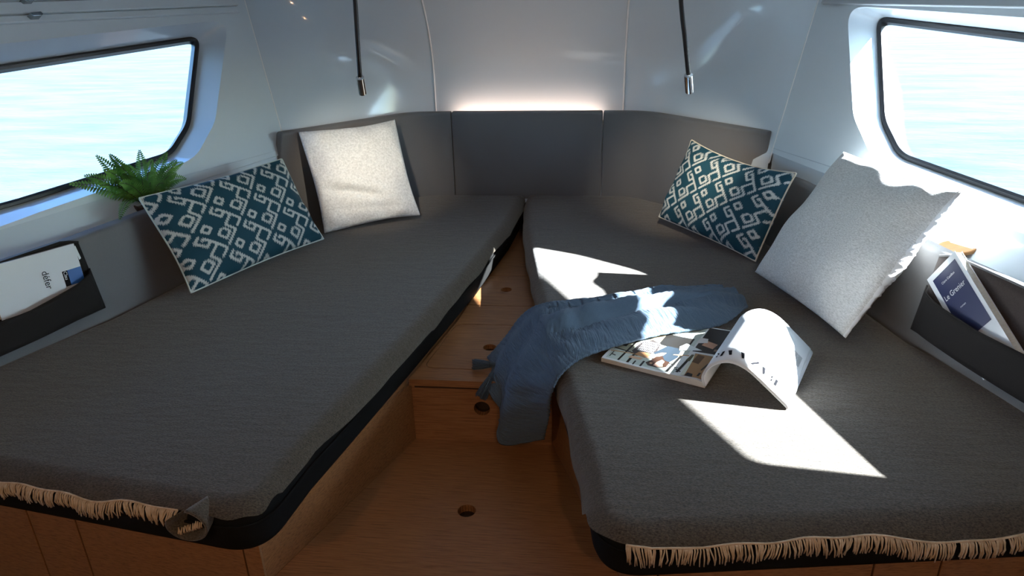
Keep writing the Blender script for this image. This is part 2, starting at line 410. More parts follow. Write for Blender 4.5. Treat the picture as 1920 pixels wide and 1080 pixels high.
V, Fc = plate([[(-.19, 0), (.19, 0), (.19, ZL-.02), (-.19, ZL-.02)], circle(0, .107, HX)], lambda x, z: (x, 1.605, z), (0, .018, 0))
rs = mesh('riser', V, Fc, WOOD_X, st); hole_cup((0, 1.605, .107), (0, -1, 0), rs)

# ================================================================== MATTRESSES AND BLANKETS
def outline(sg):
    pts = [(inner_x(y), y) for y in np.linspace(3.05, 1.13, 60)]
    corner = rounded([(inner_x(1.13), 1.13), (.305, front_y(.305)), (.5, front_y(.5))], [0, .085, 0], 16)
    pts += corner[1:-1]
    pts += [(x, front_y(x)) for x in np.linspace(.46, 1.30, 50)]
    pts += rounded([(1.30, front_y(1.30)), (1.372, front_y(1.372)), (outer_x(1.25), 1.25)], [0, .05, 0], 8)[1:]
    pts += [(outer_x(y), y) for y in np.linspace(1.3, 2.58, 40)]
    pts += [(x, y) for x, y in ((.80, 2.70), (.70, 2.81), (.6, 2.92), (.5, 3.01), (.44, 3.042), (.33, 3.05), (.2, 3.05), (.05, 3.05))]
    return [Vector((x*sg, y)) for x, y in pts]
def outward(P):
    n = len(P); c = sum(P, Vector((0, 0)))/n; area = sum(P[i].x*P[(i+1) % n].y-P[(i+1) % n].x*P[i].y for i in range(n))
    N = []
    for i in range(n):
        t = (P[(i+1) % n]-P[i-1]); t = t.normalized() if t.length > 1e-9 else Vector((1, 0))
        N.append(Vector((t.y, -t.x)) if area > 0 else Vector((-t.y, t.x)))
    for _ in range(3): N = [(N[i-1]+N[i]*2+N[(i+1) % n]).normalized() for i in range(n)]
    return N
def smooth_noise(k, n, amp, seed):
    r = np.random.default_rng(seed); s = np.linspace(0, 1, n); out = np.zeros(n)
    for i in range(1, k+1): out += r.normal()/i**.6*np.sin(2*math.pi*(i*s*3+r.random()))
    return out*amp

def make_mattress(sg, label):
    P = outline(sg); N = outward(P); n = len(P); zt = ZM-.008; r = .035; rings = []
    for off, z in ((-.004, ZL+.004), (.0, ZL+.014), (0, zt-r), (-.010, zt-r*.35), (-r, zt)):
        rings.append([(p.x+q.x*off, p.y+q.y*off, z) for p, q in zip(P, N)])
    rings.insert(0, [(p.x-q.x*.015, p.y-q.y*.015, ZL) for p, q in zip(P, N)])
    V = [v for rg in rings for v in rg]; k = len(rings)
    Fc = [(i*n+j, i*n+(j+1) % n, (i+1)*n+(j+1) % n, (i+1)*n+j) for i in range(k-1) for j in range(n)]
    for base in (0, (k-1)*n):
        for t in tessellate_polygon([[Vector((V[base+j][0], V[base+j][1], 0)) for j in range(n)]]): Fc.append(tuple(base+i for i in t))
    e = thing('berth_mattress', (sg*.7, 1.9, ZL), label, 'mattress', 'berth mattresses')
    o = mesh('mattress_body', V, Fc, MATTR, e, True); sharp(o, 50)
    mb = MB(); mb.tube([(p.x+q.x*.003, p.y+q.y*.003, ZL+.062) for p, q in zip(P, N)], .0032, 5, closed=True)
    mb.build('piping', MATTR, e, True)
make_mattress(-1, 'black mattress under the left grey-brown blanket, below the fern window')
make_mattress(1, 'black mattress under the right grey-brown blanket, beneath the open magazine')

def make_blanket(sg, label):
    P = outline(sg); N = outward(P); n = len(P); r = .045; top = ZM
    e = thing('throw_blanket', (sg*.7, 1.9, ZM-.01), label, 'blanket', 'grey-brown blankets')
    L = np.zeros(n); front = np.zeros(n, bool); kind = []
    wob = smooth_noise(9, n, .0035, 5+sg)
    for i, p in enumerate(P):
        x = abs(p.x); y = p.y
        if i >= n-8 or (x > .6 and y > 1.25) : L[i] = .05; kind.append('b')
        elif y > 1.16: L[i] = (.064 if sg < 0 else .092)+.006*math.sin(y*5); kind.append('i')
        elif y > 1.06 and x < .35: L[i] = (.064 if sg < 0 else .088) if y > 1.10 else .046; kind.append('i')
        elif x < .44: L[i] = .042; kind.append('c')
        elif x < 1.33: L[i] = .045 if sg < 0 else .052; kind.append('f'); front[i] = True
        else: L[i] = .06; kind.append('b')
    for _ in range(2): L = np.where(np.array([k == 'i' for k in kind]), L, (np.roll(L, 1)+2*L+np.roll(L, -1))/4)
    L = L+np.where([k in 'icf' for k in kind], wob, 0)
    ks = 12; rows = []
    flare = smooth_noise(12, n, .003, 11+sg)
    for j in range(ks+1):
        row = []
        for i in range(n):
            a = L[i]*j/ks; out = r*math.sin(min(a/r, math.pi/2)); z = top-(r*(1-math.cos(min(a/r, math.pi/2)))+max(0, a-r*math.pi/2))
            q = (j/ks)**2
            w_ = (.004 if sg < 0 else .010)+flare[i]*q+(.010*q if kind[i] in 'cf' else 0)
            row.append(Vector((P[i].x+N[i].x*(out-r+w_), P[i].y+N[i].y*(out-r+w_), z)))
        rows.append(row)
    # soft undulation inside the edge
    inner = []
    for d in (.02, .05, .09):
        inner.append([Vector((P[i].x-N[i].x*(r+d), P[i].y-N[i].y*(r+d), top)) for i in range(n)])
    V = [v for rg in rows for v in rg]
    Fc = [(i*n+j, i*n+(j+1) % n, (i+1)*n+(j+1) % n, (i+1)*n+j) for i in range(ks) for j in range(n)]
    crest = [Vector((V[j].x, V[j].y, 0)) for j in range(n)]
    Fc.append(tuple(range(n)))
    o = mesh('wool_cloth', V, Fc, BLANKET, e, True)
    # fringe on the front hem
    mb = MB(); rr = random.Random(20+sg)
    hem = [(rows[ks][i], N[i]) for i in range(n) if kind[i] == 'f' or (kind[i] == 'c' and abs(P[i].x) > (.40 if sg < 0 else .35))]
    hem.sort(key=lambda t: abs(t[0].x))
    seglen = [(hem[i+1][0]-hem[i][0]).length for i in range(len(hem)-1)]; tot = sum(seglen)
    cum = np.concatenate([[0], np.cumsum(seglen)])
    mb.tube([h[0]+Vector((0, -.001, 0)) for h in hem], .0022, 5)
    s = 0
    while s < tot:
        i = min(int(np.searchsorted(cum, s, 'right'))-1, len(hem)-2); t = (s-cum[i])/max(seglen[i], 1e-6)
        p = hem[i][0].lerp(hem[i+1][0], t); nn = Vector((hem[i][1].x, hem[i][1].y, 0))
        cl = math.sin(s*95)*.3+math.sin(s*41+1)*.4
        ln = .027+.007*rr.random()+.005*cl; dx = .008*cl+.007*(rr.random()-.5)
        tng = (hem[i+1][0]-hem[i][0]).normalized()
        p1 = p+nn*.006+Vector((0, 0, -.004))+tng*dx*.2
        p2 = p+nn*(.009+.003*rr.random())+Vector((0, 0, -ln*.55))+tng*dx
        p3 = p+nn*(.006+.006*rr.random())+Vector((0, 0, -ln))+tng*(dx*1.3+.004*(rr.random()-.5))
        mb.tube([p, p1, p2, p3], [.0016, .0016, .0015, .0011], 4)
        s += .0026+(.0022 if rr.random() < .35 else 0)+(.006 if rr.random() < .03 else 0)
    f = mb.build('fringe', FRINGE, e, True); f['kind'] = 'stuff'; f['label'] = 'cream thread fringe along the front hem'
    if sg < 0:      # rolled-over corner with a few threads inside
        V = []; n1, n2 = 28, 10
        for i in range(n1+1):
            f_ = i/n1; ph = math.radians(75-285*f_)
            for j in range(n2+1):
                g = j/n2; rad = (.012+.030*g)*(1-.35*f_)
                c = Vector((-.410-.030*g, 1.015-.086*g, .282-.012*g))
                V.append(c+Vector((rad*math.cos(ph)*1.15, -.004*math.sin(ph), rad*math.sin(ph))))
        cu = mesh('rolled_corner', V, [(i*(n2+1)+j, i*(n2+1)+j+1, (i+1)*(n2+1)+j+1, (i+1)*(n2+1)+j) for i in range(n1) for j in range(n2)], BLANKET, e, True)
        m_ = cu.modifiers.new('thickness', 'SOLIDIFY'); m_.thickness = .004; m_.offset = 0
        mb = MB()
        for k_ in range(16):
            a_ = Vector((-.458+.0032*k_, .938+.002*rr.random(), .242+.0014*k_)); mb.tube([a_, a_+Vector((.003*rr.random(), -.004, .008)), a_+Vector((.005*rr.random(), -.002, .016+.004*rr.random()))], [.0017, .0016, .001], 4)
        f2 = mb.build('fringe', FRINGE, e, True); f2['kind'] = 'stuff'
    return e
make_blanket(-1, 'grey-brown wool blanket with cream fringe covering the left berth')
make_blanket(1, 'grey-brown wool blanket with cream fringe covering the right berth')

# ================================================================== BACKRESTS AND SIDE CUSHIONS
def sweep_panel(path, th, z0, z1, rad, lean=0.0, slant=(0, 0)):
    """upholstered panel swept along a plan path; front face on the path, body behind it (to the left of travel)"""
    P = [Vector(p) for p in path]; n = len(P)
    sec = []
    for cx, cz, a0 in ((rad, z0+rad, 180), (th-rad, z0+rad, 270), (th-rad, z1-rad, 0), (rad, z1-rad, 90)):
        for k in range(5):
            a = math.radians(a0+k*22.5); sec.append((cx+rad*math.cos(a), cz+rad*math.sin(a)))
    V = []; m = len(sec)
    for i, p in enumerate(P):
        t = (P[min(i+1, n-1)]-P[max(i-1, 0)]).normalized(); nn = Vector((-t.y, t.x))
        sl = slant[0] if i == 0 else slant[1] if i == n-1 else 0
        for (d, z) in sec:
            q = p+nn*(d+lean*(z-z0))+t*sl*(z1-z); V.append((q.x, q.y, z))
    Fc = [(i*m+j, i*m+(j+1) % m, (i+1)*m+(j+1) % m, (i+1)*m+j) for i in range(n-1) for j in range(m)]
    Fc += [tuple(range(m)), tuple((n-1)*m+j for j in range(m))]
    return V, Fc
def cushion(name, path, th, z0, z1, rad, label, cat, group, lean=0, slant=(0, 0)):
    c = Vector((sum(p[0] for p in path)/len(path), sum(p[1] for p in path)/len(path), z0))
    V, Fc = sweep_panel(path, th, z0, z1, rad, lean, slant)
    o = mesh(name, [(v[0]-c.x, v[1]-c.y, v[2]-c.z) for v in V], Fc, GREY, None, True); o.location = c
    bevel(o, .006, 3); tag(o, label, cat, group); return o
def arc_path(pts, rr, n=10): return rounded(pts+[], [0]+rr+[0], n)
cushion('backrest_cushion', [(x, 3.062) for x in np.linspace(.3275, -.3275, 8)][::-1], .05, ZM-.03, .661, .012, 'flat grey middle backrest panel on the bow wall', 'backrest', 'backrest panels')
def open_round(pts, r, seg=10):
    out = [tuple(pts[0])]
    full = rounded(pts, [0]+[r]*(len(pts)-2)+[0], seg)
    return full
rp = open_round([(.329, 3.062), (.50, 3.05), (.897, 2.60)], .16)
cushion('backrest_cushion', rp, .05, ZM-.03, .661, .014, 'grey right-hand corner backrest panel behind the patterned pillow', 'backrest', 'backrest panels', 0, (0, .22))
lp = [(-x, y) for x, y in rp][::-1]
cushion('backrest_cushion', lp, .05, ZM-.03, .661, .014, 'grey left-hand corner backrest panel behind the white fluffy pillow', 'backrest', 'backrest panels', 0, (-.22, 0))
ys = np.linspace(2.545, .90, 24)
sr = [(cush_x(y)-.035, y) for y in ys]
cushion('side_cushion', sr, .042, ZM-.025, .54, .014, 'low grey side cushion along the right hull, holding the navy book pocket', 'cushion', 'side cushions', .13)
sl_ = [(-x, y) for x, y in sr][::-1]
cushion('side_cushion', sl_, .055, ZM-.025, .54, .014, 'low grey side cushion along the left hull, below the fern', 'cushion', 'side cushions', .13)

# ---- warm light strip hidden behind the middle backrest
mb = MB(); mb.box((0, 3.136, .618), (.64, .014, .006)); led = mb.build('led_strip', LED)
tag(led, 'warm light strip glowing behind the middle backrest panel', 'light strip')
mb = MB(); mb.box((0, 3.139, .608), (.68, .022, .014)); mb.build('strip_channel', TRIM, led)

# ================================================================== PILLOWS
TILE = ["................", ".####......####.", ".#..#......#....", ".#..#......#.##.", ".####......#..#.", "...........#..#.", "...........####.", "..............#.",
        "..####........#.", "..#...#.#######.", "..#...#.#.....#.", "..#...#.#.....#.", "..#####.#.....#.", "........#.....#.", "#########.#####.", "................"]
TEAL, CREAM = np.array((.010, .055, .080)), np.array((.52, .53, .49))
def ikat(x, y, period, ph):
    jit = .0016*math.sin(x*2100)+.0012*math.sin(x*5200+1.3)
    yy = y+jit*1.2
    p = x/period+yy/(period*.875)+ph; q = x/period-yy/(period*.875)+ph*.7
    fx, fy = (p % 1)*16, (q % 1)*16
    def s(i, j): return 1.0 if TILE[int(j) % 16][int(i) % 16] == '#' else 0.0
    # soft bilinear sampling widens strokes a little
    fx -= .5; fy -= .5; i, j = math.floor(fx), math.floor(fy); u, v = fx-i, fy-j
    val = s(i, j)*(1-u)*(1-v)+s(i+1, j)*u*(1-v)+s(i, j+1)*(1-u)*v+s(i+1, j+1)*u*v
    k = min(1, max(0, (val-.36)/.14)); return TEAL*(1-k)+CREAM*k

def pillow(name, C0, R, Wd, Ht, T, mat, label, cat, nu=48, nv=48, pull=.05, pat=None, piping=None, seed=1, fold=None, squash=0.0, sag=0.0):
    us = np.linspace(-1, 1, nu+1); vs_ = np.linspace(-1, 1, nv+1); r = np.random.default_rng(seed)
    ph = r.random(8)*6.28
    def pos(u, v, s):
        px = pull*(1-v*v)*(.75+.25*math.sin(2*v+ph[6])); py = pull*(1-u*u)*(.8+.2*math.sin(2*u+ph[7]))
        x = Wd/2*u*(1-px); y = Ht/2*v*(1-py*1.1)
        e = max(0, (1-abs(u)**2.6)*(1-abs(v)**2.6))
        z = s*T/2*e**.52
        w = (1-e)*min(1, e*6)
        z += s*w*.006*(math.sin(9*u+ph[0]+3*v)+math.sin(7*v-4*u+ph[1]))
        z += .004*math.sin(3.1*u+ph[2])*math.sin(2.7*v+ph[3])*e
        if fold: z += s*e*fold(u, v)
        y -= sag*(1-u*u)*max(0, v)*Ht
        z -= squash*Ht*(v*.5-.0)**2*0
        return (x, y, z)
    V = []; idx = {}
    for s in (1, -1):
        for j, v in enumerate(vs_):
            for i, u in enumerate(us):
                edge = i in (0, nu) or j in (0, nv)
                if s == -1 and edge: idx[(s, i, j)] = idx[(1, i, j)]; continue
                idx[(s, i, j)] = len(V); V.append(pos(u, v, s))
    Fc = []
    for s in (1, -1):
        for j in range(nv):
            for i in range(nu):
                q = (idx[(s, i, j)], idx[(s, i+1, j)], idx[(s, i+1, j+1)], idx[(s, i, j+1)]); Fc.append(q if s == 1 else q[::-1])
    o = mesh(name, V, Fc, mat, None, True)
    if pat:
        ca = o.data.color_attributes.new('print', 'FLOAT_COLOR', 'POINT'); arr = np.ones((len(V), 4), np.float32)
        for k_, v in enumerate(V): arr[k_, :3] = ikat(v[0]*(1+1.2*abs(v[2])), v[1]*(1+1.2*abs(v[2])), pat[0], pat[1])
        ca.data.foreach_set('color', arr.ravel())
    R = Matrix(R).to_4x4(); R.translation = Vector(C0); o.matrix_world = R
    if piping:
        loop = [V[idx[(1, i, 0)]] for i in range(nu)]+[V[idx[(1, nu, j)]] for j in range(nv)]+[V[idx[(1, i, nv)]] for i in range(nu, 0, -1)]+[V[idx[(1, 0, j)]] for j in range(nv, 0, -1)]
        loop = loop[::3]
        mb = MB(); mb.tube(loop, .0032, 6, closed=True); mb.build('piping', piping, o, True, True)
    tag(o, label, cat); return o, V, idx
pillow('lumbar_pillow', (-.861, 2.104, .470), [[.4507, -.4482, .772], [.8925, .2087, -.3999], [.0181, .8692, .4941]], .535, .315, .115, IKAT,
       'teal and cream geometric patterned lumbar pillow below the fern', 'pillow', 264, 160, .045, (.176, .13), PIPING, 3)
pillow('square_pillow', (-.615, 2.633, .492), [[.8506, -.295, .4352], [.5249, .4278, -.7358], [.0309, .8544, .5188]], .385, .41, .12, BOUCLE,
       'white fluffy square pillow against the left corner backrest', 'pillow', 72, 72, .06, None, None, 5,
       fold=lambda u, v: -.022*math.exp(-((v+.42+.28*(u+.2))**2)/.006)*max(0, 1-(u+.35)**2/.55)+.012*math.exp(-((v+.25+.28*(u+.2))**2)/.02)*max(0, 1-(u+.3)**2/.6)-.010*math.exp(-((v+.75+.1*u)**2)/.004))
pillow('lumbar_pillow', (.736, 2.446, .466), [[.5907, .3507, -.7267], [-.8045, .1878, -.5634], [-.0611, .9175, .3931]], .475, .305, .125, IKAT,
       'teal and cream geometric patterned lumbar pillow beside the large cream pillow', 'pillow', 240, 160, .045, (.160, .42), PIPING2, 9, sag=.06)
o, V, idx = pillow('square_pillow', (.972, 1.910, .506), [[.2849, .5288, -.7995], [-.9586, .1572, -.2376], [0, .8341, .5516]], .458, .432, .125, BOUCLE2,
       'large cream ribbed square pillow with satin edge beside the navy book', 'pillow', 72, 72, .03, None, None, 13)
# satin gusset along the aft edge of that pillow
rows = []; nu = nv = 72
for j in range(0, nv+1):
    i = nu; p = Vector(V[idx[(1, i, j)]]); wv = .004*math.sin(j*.9)+.003*math.sin(j*2.1)
    e = math.sin(math.pi*j/nv)**.5
    q = Vector(V[idx[(1, nu-3, j)]]); b = Vector(V[idx[(-1, max(nu-7, 0), j)]]) if 0 < j < nv else p
    rows.append([q.lerp(p, .6)+Vector((.001, 0, .001)), p+Vector((.004+wv*.5*e, 0, .001)), p.lerp(b, .45)+Vector((.008*e+wv*e, 0, -.006*e)), b+Vector((.002, 0, -.003*e))])
m = 4; VV = [q for r_ in rows for q in r_]
mesh('satin_gusset', VV, [(i*m+k_, i*m+k_+1, (i+1)*m+k_+1, (i+1)*m+k_) for i in range(nv) for k_ in range(m-1)], SATIN, o, True, True)

# ================================================================== BLUE THROW
G = [[(.66, 1.945, .325), (.685, 1.91, .335), (.705, 1.87, .335), (.722, 1.832, .322)],
     [(.50, 1.925, .325), (.54, 1.87, .347), (.58, 1.80, .347), (.635, 1.725, .322)],
     [(.352, 1.872, .325), (.38, 1.80, .345), (.42, 1.72, .350), (.468, 1.645, .322)],
     [(.23, 1.835, .325), (.25, 1.74, .340), (.275, 1.62, .342), (.295, 1.525, .322)],
     [(.160, 1.81, .325), (.165, 1.70, .332), (.20, 1.57, .330), (.228, 1.455, .316)],
     [(.105, 1.825, .285), (.105, 1.69, .280), (.145, 1.545, .275), (.200, 1.435, .268)],
     [(.055, 1.79, .228), (.065, 1.65, .238), (.110, 1.525, .19), (.192, 1.47, .18)],
     [(.006, 1.695, .210), (.042, 1.575, .165), (.085, 1.535, .06), (.178, 1.515, .085)]]
NU, NV = 150, 60
colsU = [catmull([G[i][j] for i in range(8)], NU) for j in range(4)]
bt = thing('throw_blanket', (.35, 1.7, ZM), 'slate-blue crinkled cotton throw with tassels draped over the right berth edge', 'throw')
gv = []
for i in range(NU+1):
    r_ = catmull([colsU[j][i] for j in range(4)], NV)
    for j, p in enumerate(r_):
        u, v = i/NU, j/NV
        edge = min(v, 1-v)
        k = max(0, min(1, (u-.62)/.1))
        h = .0045*math.sin(v*19+4*math.sin(u*5)+u*6)+.0035*math.sin(v*11-u*9+1)+.0025*math.sin(u*60+9*v+2*math.sin(v*8))*min(1, edge*6)
        h += .0012*math.sin(u*260+14*math.sin(v*6))
        h += k*.022*max(0, math.sin(math.pi*max(0, (v-.42)/.58)))**1.2 if v > .42 else 0
        gv.append(p+Vector((-h*k, -h*k*.6, h*(1-k)+.003)))
o = mesh('muslin_cloth', gv, [(i*(NV+1)+j, i*(NV+1)+j+1, (i+1)*(NV+1)+j+1, (i+1)*(NV+1)+j) for i in range(NU) for j in range(NV)], BLUE, bt, True)
uvl = o.data.uv_layers.new(name='uv')
for pl in o.data.polygons:
    for li in pl.loop_indices:
        vi = o.data.loops[li].vertex_index; uvl.data[li].uv = ((vi//(NV+1))/NU, (vi % (NV+1))/NV)
_v = coords(BLUE, 'UV', (150, 7, 1)); _n = noise(BLUE, _v, 1.2, 3, .5); bump(BLUE, _n, .9, .006)
sm = o.modifiers.new('thickness', 'SOLIDIFY'); sm.thickness = .007; sm.offset = 1
# second, upper fold layer: gives the throw its folded edge
def layer(v0, v1, dz, u0, u1, name):
    V = []; n1, n2 = 90, 14
    for i in range(n1+1):
        u = u0+(u1-u0)*i/n1
        for j in range(n2+1):
            v = v0+(v1-v0)*j/n2+.03*math.sin(u*7)
            a = gv[int(round(u*NU))*(NV+1)+int(round(min(1, max(0, v))*NV))]
            e = math.sin(math.pi*min(1, j/n2*1.0))**.5 if 0 < j < n2 else 0
            V.append(a+Vector((0, 0, .004+dz*e)))
    return mesh(name, V, [(i*(n2+1)+j, i*(n2+1)+j+1, (i+1)*(n2+1)+j+1, (i+1)*(n2+1)+j) for i in range(n1) for j in range(n2)], BLUE, bt, True)
layer(.28, .62, .012, 0.0, .60, 'folded_layer')
layer(.02, .22, .008, .02, .55, 'folded_layer')
def tassel(p0, p1, spread, lab):
    p0, p1 = Vector(p0), Vector(p1); d = (p1-p0); mb = MB(); rr = random.Random(3); e1 = d.orthogonal().normalized(); e2 = d.normalized().cross(e1)
    mb.tube([p0-d*.12, p0, p0+d*.15], [.004, .007, .007], 8)
    for k_ in range(46):
        a = rr.random()*6.28; q = rr.random()**.5; off = (e1*math.cos(a)+e2*math.sin(a))*q
        mb.tube([p0+d*.1+off*.006, p0+d*.5+off*spread*.8, p1+off*spread*(1.0)-d*.12*rr.random()], [.002, .0022, .0018], 4)
    mb.tube([p0+d*.16+ (e1*math.cos(t)+e2*math.sin(t))*.008 for t in np.linspace(0, 6.28, 12)[:-1]], .0016, 4, closed=True)
    t = mb.build('tassel', TASSEL, bt, True); return t
tassel((.028, 1.655, .216), (-.030, 1.652, .217), .015, 'a')
tassel((.030, 1.603, .214), (.002, 1.572, .160), .018, 'b')

# ================================================================== MAGAZINE
SPN = Vector((.547, 1.421, ZM+.001)); DC = Vector((.906, -.424, 0)); DV = Vector((.424, .906, 0)); PW, PH = .257, .285
mg = thing('magazine', SPN, 'open fashion magazine with one arched white page beside the blue throw', 'magazine')
def lpt(c, v, z=0):   # left page block, c=0 outer edge .. 1 spine
    h = .011+.007*max(0, c-.55)/.45*(1 if c < .93 else 1-(c-.93)/.07*.9)
    return SPN-DC*PW*(1-c)+DV*PH*v+Vector((0, 0, h+z))
nc = 24; V = []
for v in (0, 1):
    for i in range(nc+1): V.append(lpt(i/nc, v))
    for i in range(nc+1): V.append(lpt(i/nc, v)*1.0-Vector((0, 0, lpt(i/nc, v).z-ZM-.0015)))
w_ = nc+1
Fc = [(i, i+1, 2*w_+i+1, 2*w_+i) for i in range(nc)]+[(w_+i, w_+i+1, 3*w_+i+1, 3*w_+i) for i in range(nc)]
Fc += [(i, i+1, w_+i+1, w_+i) for i in range(nc)]+[(2*w_+i, 2*w_+i+1, 3*w_+i+1, 3*w_+i) for i in range(nc)]+[(0, w_, 3*w_, 2*w_), (nc, w_+nc, 3*w_+nc, 2*w_+nc)]
blk = mesh('left_pages', V, Fc, PAGES, mg, True); sharp(blk, 30)
# printed collage (flat print on the left page): polygons with colours
PR = [([(0, 0), (1, 0), (1, 1), (0, 1)], (.72, .74, .72)), ([(.03, .03), (.70, .03), (.70, .97), (.03, .97)], (.50, .56, .50)),
      ([(.03, .22), (.70, .16), (.70, .175), (.03, .24)], (.03, .025, .02)), ([(.05, .24), (.2, .22), (.2, .5), (.05, .52)], (.33, .33, .25)), ([(.05, .3), (.12, .29), (.12, .52), (.05, .52)], (.02, .02, .02)),
      ([(.145, .03), (.165, .03), (.185, .6), (.165, .6)], (.015, .013, .012)), ([(.235, .03), (.26, .03), (.26, .2), (.235, .2)], (.02, .018, .015)),
      ([(.30, .02), (.315, .02), (.315, .09), (.30, .09)], (.02, .02, .02)), ([(.37, .02), (.39, .02), (.39, .12), (.37, .12)], (.02, .02, .02)),
      ([(.05, .06), (.06, .06), (.06, .16), (.05, .16)], (.02, .02, .02)), ([(.05, .10), (.10, .09), (.10, .105), (.05, .115)], (.02, .02, .02)),
      ([(.02, .155), (.3, .20), (.3, .215), (.02, .17)], (.50, .28, .12)), ([(.30, .48), (.66, .44), (.66, .7), (.3, .7)], (.02, .018, .016)), ([(.28, .5), (.38, .48), (.38, .66), (.28, .66)], (.45, .36, .22)),
      ([(.20, .24), (.27, .17), (.36, .21), (.42, .33), (.40, .47), (.30, .52), (.22, .42)], (.055, .045, .042)),
      ([(.25, .19), (.36, .17), (.42, .25), (.35, .27), (.27, .25)], (.42, .22, .10)), ([(.40, .29), (.47, .47), (.61, .47), (.635, .30), (.60, .20), (.55, .19), (.47, .25)], (.030, .042, .055)),
      ([(.36, .17), (.42, .18), (.50, .29), (.51, .34), (.47, .33), (.40, .24)], (.62, .39, .26)), ([(.22, .11), (.34, .12), (.35, .16), (.23, .155)], (.58, .36, .23)),
      ([(.40, .10), (.44, .06), (.52, .06), (.60, .10), (.60, .19), (.54, .21), (.50, .27), (.45, .24), (.43, .16)], (.045, .022, .014)),
      ([(.48, .085), (.53, .07), (.57, .10), (.56, .18), (.52, .21), (.49, .15)], (.66, .40, .29)), ([(.435, .10), (.46, .09), (.465, .12), (.44, .125)], (.55, .30, .15)),
      ([(.62, .03), (.645, .03), (.665, .35), (.645, .35)], (.015, .014, .013)), ([(.655, .14), (.705, .12), (.72, .36), (.67, .36)], (.74, .78, .76)), ([(.60, .135), (.72, .12), (.72, .127), (.60, .142)], (.03, .03, .03)),
      ([(.58, .33), (.72, .36), (.72, .38), (.58, .345)], (.45, .26, .12)), ([(.705, .05), (.73, .05), (.75, .30), (.725, .30)], (.018, .02, .016)), ([(.69, .09), (.745, .06), (.75, .075), (.695, .105)], (.02, .02, .02)),
      ([(.72, .28), (.76, .27), (.765, .40), (.735, .40)], (.10, .10, .055)),
      ([(.76, .02), (1, .02), (1, .43), (.76, .43)], (.33, .18, .075)), ([(.76, .02), (.80, .02), (.78, .30), (.76, .42)], (.60, .62, .50)), ([(.80, .02), (.87, .02), (.86, .07), (.81, .08)], (.012, .012, .014)),
      ([(.78, .27), (.85, .25), (.86, .40), (.79, .42)], (.10, .05, .02)), ([(.90, .05), (.92, .05), (.925, .11), (.905, .11)], (.012, .01, .01)), ([(.90, .16), (.915, .15), (.94, .28), (.925, .29)], (.03, .02, .012)), ([(.94, .10), (.955, .10), (.96, .22), (.945, .22)], (.03, .02, .012)),
      ([(.72, .44), (1, .46), (1, .97), (.72, .97)], (.025, .018, .016)), ([(.70, .43), (1, .445), (1, .47), (.70, .455)], (.75, .75, .72)), ([(.76, .60), (.88, .56), (.90, .66), (.78, .70)], (.50, .27, .17)), ([(.70, .62), (.80, .66), (.78, .74), (.70, .74)], (.62, .58, .55)),
      ([(.60, .43), (.80, .50), (.62, .58), (.58, .50)], (.72, .76, .74)), ([(.90, .52), (1, .54), (1, .58), (.90, .56)], (.30, .20, .15))]
V = []; Fc = []; cols = []
for k_, (pg, c) in enumerate(PR):
    xs = [p[0] for p in pg]; lo, hi = min(xs), max(xs); cuts = sorted({lo, hi}|{i/nc for i in range(nc+1) if lo < i/nc < hi})
    for a, b in zip(cuts[:-1], cuts[1:]):     # slice each polygon so that it follows the curved page
        q = pg
        for lim, keep in ((a, 1), (b, -1)):
            out = []
            for i in range(len(q)):
                p0, p1 = q[i-1], q[i]; d0, d1 = (p0[0]-lim)*keep, (p1[0]-lim)*keep
                if (d0 >= 0) != (d1 >= 0): t = d0/(d0-d1); out.append((lim, p0[1]+(p1[1]-p0[1])*t))
                if d1 >= 0: out.append(p1)
            q = out
        if len(q) >= 3:
            b0 = len(V); V += [lpt(min(1, max(0, x)), min(.995, max(.003, y)), .0004+.00004*k_) for x, y in q]; Fc.append(tuple(range(b0, b0+len(q)))); cols += [c]*len(q)
pr = mesh('printed_page', V, Fc, PRINT, mg)
ca = pr.data.color_attributes.new('print', 'FLOAT_COLOR', 'POINT'); arr = np.ones((len(V), 4), np.float32); arr[:, :3] = cols; ca.data.foreach_set('color', arr.ravel())
# zig-zag sleeve and lace specks of the collage
mb = MB()
for k_ in range(9):
    c0 = .24+.018*k_
    zz = [(c0+.01*(i % 2), .27+.022*i) for i in range(10)]
    for (x0, y0), (x1, y1) in zip(zz[:-1], zz[1:]): mb.add([lpt(x0, y0, .0024), lpt(x0+.006, y0, .0024), lpt(x1+.006, y1, .0024), lpt(x1, y1, .0024)], [(0, 1, 2, 3)])
mb.build('sleeve_print', PAPER, mg)
# arched right-hand pages
AR = catmull([(0, .006, 0), (-.006, .030, 0), (.010, .062, 0), (.045, .081, 0), (.085, .074, 0), (.13, .043, 0), (.182, .003, 0)], 60)
cl = [0]
for a, b in zip(AR[:-1], AR[1:]): cl.append(cl[-1]+(b-a).length)
def arch(s, v, off=0):   # s: distance along the sheet from the spine
    s = min(max(s, 0), cl[-1]); i = min(int(np.searchsorted(cl, s, 'right'))-1, len(AR)-2); t = (s-cl[i])/(cl[i+1]-cl[i])
    p = AR[i].lerp(AR[i+1], t); tg = (AR[i+1]-AR[i]).normalized(); nn = Vector((-tg.y, tg.x, 0))
    if nn.y < 0 and s > .05: nn = -nn
    if s <= .05: nn = Vector((-tg.y, tg.x, 0))
    lift = 1+.10*v
    return SPN+DC*(p.x+nn.x*off)+DV*v*PH+Vector((0, 0, (p.y+nn.y*off)*lift))
